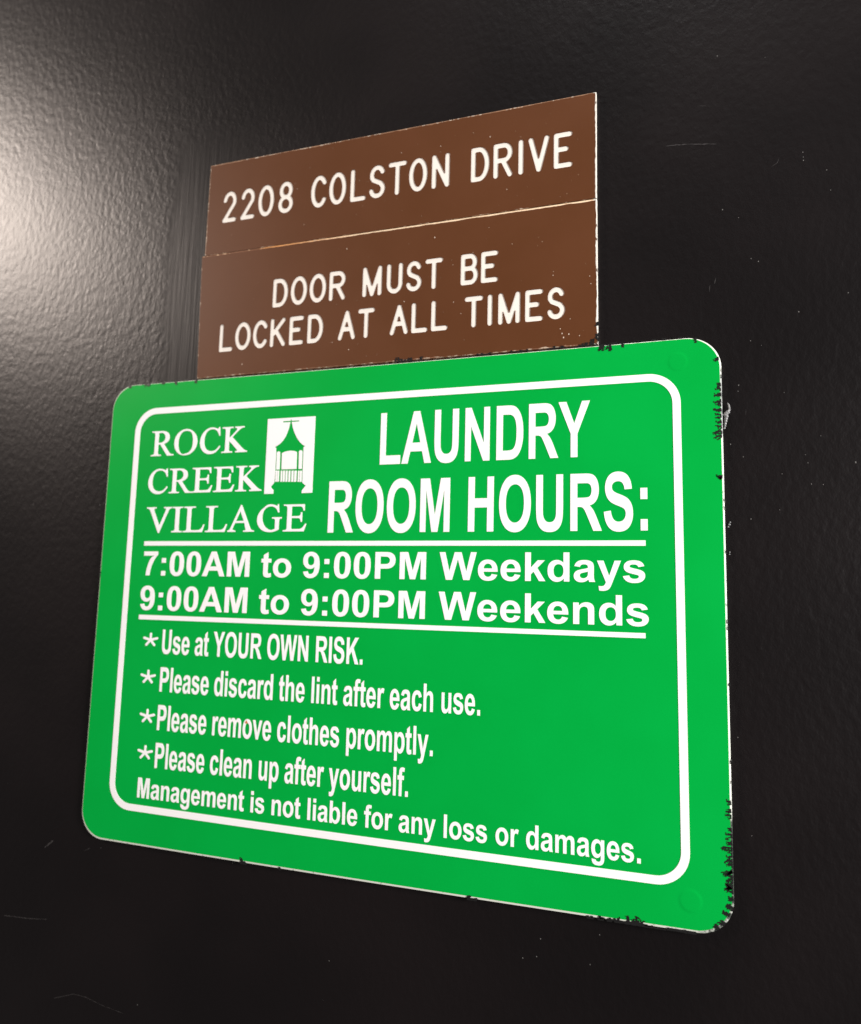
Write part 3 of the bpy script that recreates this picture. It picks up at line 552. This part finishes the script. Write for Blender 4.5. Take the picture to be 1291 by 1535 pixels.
TL_('serif', 'CREEK', 26.8, 94.2, 58.75, 12.45, label='white serif line reading CREEK')
TL_('serif', 'VILLAGE', 27.1, 119.7, 78.85, 12.75, label='white serif line reading VILLAGE')
TL_('sans', 'LAUNDRY', 156.4, 252.5, 48.15, 24.4, label='bold condensed heading LAUNDRY')
TL_('sans', 'ROOM HOURS:', 131.0, 275.6, 79.7, 24.35, label='bold condensed heading ROOM HOURS')
TL_('sans', '7:00AM to 9:00PM Weekdays', 27.4, 274.4, 100.95, 12.2, label='white line of weekday hours')
TL_('sans', '9:00AM to 9:00PM Weekends', 26.9, 275.6, 118.4, 12.2, label='white line of weekend hours')
TL_('sans', 'Use at YOUR OWN RISK.', 42.1, 151.1, 139.75, 11.9, label='condensed line reading Use at YOUR OWN RISK')
TL_('sans', 'Please discard the lint after each use.', 42.2, 206.3, 158.3, 11.9, label='condensed line about discarding the lint')
TL_('sans', 'Please remove clothes promptly.', 42.2, 185.5, 176.85, 12.1, label='condensed line about removing clothes')
TL_('sans', 'Please clean up after yourself.', 42.3, 174.6, 194.9, 11.95, label='condensed line about cleaning up')
TL_('sans', 'Management is not liable for any loss or damages.', 33.2, 271.6, 209.75, 9.5, label='bottom line reading Management is not liable for any loss or damages')
for x, y in [(34.9, 133.3), (34.9, 151.6), (36.0, 170.7), (36.2, 188.2)]:
    def fn(X, Y):
        d = np.full(X.shape, 1e9)
        for a in (90, 162, 234, 306, 18):
            c, s = math.cos(math.radians(a)), math.sin(math.radians(a)); ex, ey = 4.1, 3.0
            d = np.minimum(d, dseg(X, Y, (0, 0), (c*ex, s*ey))-.62)
        return d
    lp = [[(x+u, y-v) for u, v in l] for l in sdf_loops(fn, -6, 6, -5, 5, .2)]
    poly_part('asterisk', lp, .03, .16, M_WHITE, gs, origin=W(x, y, 0))

# screw heads felt through the face sheet
def bump(x, y, r, h):
    vs, fs = [], []; n = 28; prof = [(1.25, 0), (1.12, .08), (1.0, .6), (.9, .95), (.8, 1), (.0, 1.05)]
    for k, (rr, hh) in enumerate(prof[:-1]):
        for i in range(n): a = 2*math.pi*i/n; vs.append(W(x+r*rr*math.cos(a), y+r*rr*math.sin(a), .032+h*hh))
    for k in range(len(prof)-2):
        for i in range(n): j = (i+1) % n; fs.append((k*n+i, k*n+j, (k+1)*n+j, (k+1)*n+i))
    fs.append(tuple((len(prof)-2)*n+i for i in range(n)))
    return mesh_obj('screw_bump', vs, fs, M_GREEN, gs, smooth=True)
bump(288.2, 9.6, 3.6, .07); bump(289.6, 220.9, 3.9, .09)

# black door paint caught on the edges of the signs
def splat(parent, x, y, dx, dy, reach, seed, d=(.02, .12), twigs=4, base=.9, name='paint_smear', br=.22):
    rnd = random.Random(seed); segs = []; px, py = -dy, dx
    segs.append(((x-px*base*.8-dx*.3, y-py*base*.8-dy*.3), (x+px*base*.8-dx*.3, y+py*base*.8-dy*.3), br))
    for k in range(twigs):
        o = rnd.uniform(-1, 1)*base; L = reach*rnd.uniform(.35, 1); a = rnd.uniform(-.35, .35)
        q = (x+px*o-dx*.2, y+py*o-dy*.2); vx, vy = dx+px*a, dy+py*a; nn = max(2, int(L/.6))
        for j in range(nn):
            e = (q[0]+vx*L/nn+rnd.uniform(-.15, .15), q[1]+vy*L/nn+rnd.uniform(-.15, .15)); segs.append((q, e, .19+rnd.uniform(-.03, .09)))
            if rnd.random() < .7:
                s_ = rnd.choice((-1, 1)); g = (e[0]+px*s_*rnd.uniform(.3, .6), e[1]+py*s_*rnd.uniform(.3, .6)); segs.append((g, g, rnd.uniform(.12, .30)))
            q = e
    xs = [c for a, b, _ in segs for c in (a[0], b[0])]; ys = [c for a, b, _ in segs for c in (a[1], b[1])]
    def fn(X, Y):
        D = np.full(X.shape, 1e9)
        for a, b, r in segs: D = np.minimum(D, dseg(X, Y, a, b)-r)
        return D + .06*np.sin(X*9.1+seed)*np.sin(Y*8.3)
    lp = sdf_loops(fn, min(xs)-.8, max(xs)+.8, min(ys)-.8, max(ys)+.8, .13)
    lp = [l for l in lp if abs(area(l)) > .03]
    dz = rnd.uniform(-.04, .05)
    if lp: return poly_part(name, lp, d[0], d[1]+dz, M_PAINT, parent, origin=W(x, y, 0))
k = 100
for x, r in [(10.9,2.2),(20.9,1.6),(23.4,1.8),(32.3,1.0),(39.8,1.5),(52.2,1.9)]: k += 1; splat(gs, x, -.1, 0, 1, r, k, twigs=3, base=.7)
for x, r, b in [(257.6,2.6,1.6),(260.2,2.9,1.5),(266.1,1.9,.6)]: k += 1; splat(gs, x, .0, 0, 1, r, k, twigs=5, base=b)
splat(gs, 295.2, .5, .25, .95, 2.6, 140, twigs=3, base=.6)
splat(gs, 303.6, 9.5, -1, .15, 1.8, 141, twigs=3, base=.7)
for y, r in [(20.5,1.3),(22.5,1.6),(24.6,2.2),(27.2,2.4),(29.0,1.5),(31.0,2.5),(33.4,1.9),(35.8,1.7),(38.0,1.9),(40.2,3.2),(41.8,3.8)]: k += 1; splat(gs, 304.15, y, -1, .1, r*1.15, k, twigs=3, base=.7)
splat(gs, 304.0, 58.4, -1, 0, 2.0, 160, twigs=2, base=.5)
for y, r in [(183.5,1.2),(186.5,2.0),(188.5,1.6),(193.5,1.4),(195.5,1.8),(198,2.0),(200.2,3.6),(202.5,2.0),(204.5,2.8),(206.2,1.8),(208.3,3.4),(210.3,2.2),(212.0,2.6),(213.8,4.0),(215.6,2.2),(217.8,1.6)]: k += 1; splat(gs, 304.3, y, -1, .05, r*1.1, k, twigs=3, base=.8)
for x, y, dx, dy, r in [(304.2,221.6,-1,-.2,2.6),(303.0,223.8,-1,-.3,3.2),(301.3,227.2,-.8,-.6,2.0),(299.0,229.2,-.7,-.7,2.6)]: k += 1; splat(gs, x, y, dx, dy, r, k, twigs=4, base=.7)
for x, r, b in [(94.2,3.0,1.0),(95.6,1.2,1.2),(114.1,.9,.35),(202.6,2.2,.7),(204.6,.9,1.6),(252.2,1.0,1.5),(256.3,1.2,1.3),(259.5,1.4,1.0),(262.6,2.0,1.1),(266.3,3.0,.9),(268.8,2.8,1.0),(270.9,4.2,.7),(274.0,.5,2.6),(278.5,.4,2.6),(289.3,.9,2.4)]:
    k += 1; splat(gs, x, 232.15+.55*math.sin(math.pi*x/305), 0, -1, r, k, twigs=4, base=b)
for x in (263.5, 266.5, 269.5, 272.5, 282.5, 285, 287.5, 290): k += 1; splat(gs, x, 231.75+.55*math.sin(math.pi*x/305), 0, -1, .25, k, twigs=1, base=1.5, br=.5)
splat(gs, .1, 101, 1, 0, .9, 190, twigs=2, base=1.4)
for x, b in [(13.5,1.6),(18,1.4),(28,1.3),(35.5,1.2),(46,1.6),(272,1.4),(279,.8),(283,.9),(262.5,1.4),(285.6,.7),(289.5,.6)]:
    k += 1; splat(gs, x, -.45, 0, 1, .35, k, twigs=2, base=b)
for y in (14.5, 17, 68, 71, 88.5, 115.5, 118, 139.5, 168, 176): k += 1; splat(gs, 305.15, y, -1, 0, .35, k, twigs=2, base=.6)
for x, r, b in [(163.5,2.0,1.2),(166.5,1.2,1.2),(169.8,1.7,1.3),(175,1.4,1.0),(205,.5,3.5),(222,.5,4.5),(238,.6,5),(250,1.4,3.5),(253.5,3.0,1.2)]:
    k += 1; splat(low, x, -.95, 0, -1, r, k, twigs=4, base=b)
for y in (-10, -5, -3): k += 1; splat(low, 255.8, y, -1, 0, 1.3, k, twigs=3, base=.9)
splat(gs, 92.8, 169.2, .5, .8, .9, 230, d=(.17, .25), twigs=2, base=.3, name='orange_fleck').data.materials[0] = M_RUST

# dried clear glue squeezed out at the right edge
import bmesh
def glue(name, pts, parent):
    bm = bmesh.new()
    for x, y, d, r in pts:
        bmesh.ops.create_icosphere(bm, subdivisions=2, radius=r/1000, matrix=Matrix.Translation(W(x, y, d)))
    org = wloc(parent)
    for v in bm.verts: v.co -= org
    me = bpy.data.meshes.new(name); bm.to_mesh(me); bm.free(); me.materials.append(M_GLUE)
    for p in me.polygons: p.use_smooth = True
    o = bpy.data.objects.new(name, me); link(o, parent)
    rm = o.modifiers.new('merge', 'REMESH'); rm.mode = 'VOXEL'; rm.voxel_size = .00011; rm.use_smooth_shade = True
    sm = o.modifiers.new('soften', 'SMOOTH'); sm.iterations = 4; sm.factor = .5
    return o
glue('dried_glue', [(307.2,28.4,-1.2,.38),(307.5,28.9,-1.2,.42),(307.6,29.5,-1.2,.45),(307.7,30.2,-1.1,.45),(307.6,31.0,-1.1,.55),(307.1,31.9,-.9,.8),(306.5,32.4,-.9,.85),(306.0,33.0,-.8,.75),(306.5,33.6,-.9,.85),(306.3,34.6,-1.1,.75),(306.2,35.5,-1.2,.65),(306.0,36.5,-1.3,.6),(305.9,37.4,-1.4,.5),(305.7,38.3,-1.5,.4)], gs)
glue('dried_glue', [(307.0,76.5,-1.9,.35),(306.7,77.4,-1.8,.45),(306.3,78.3,-1.9,.35)], gs)
glue('dried_glue', [(306.6,88.3,-2.0,.3),(306.5,89.2,-2.0,.3)], gs)
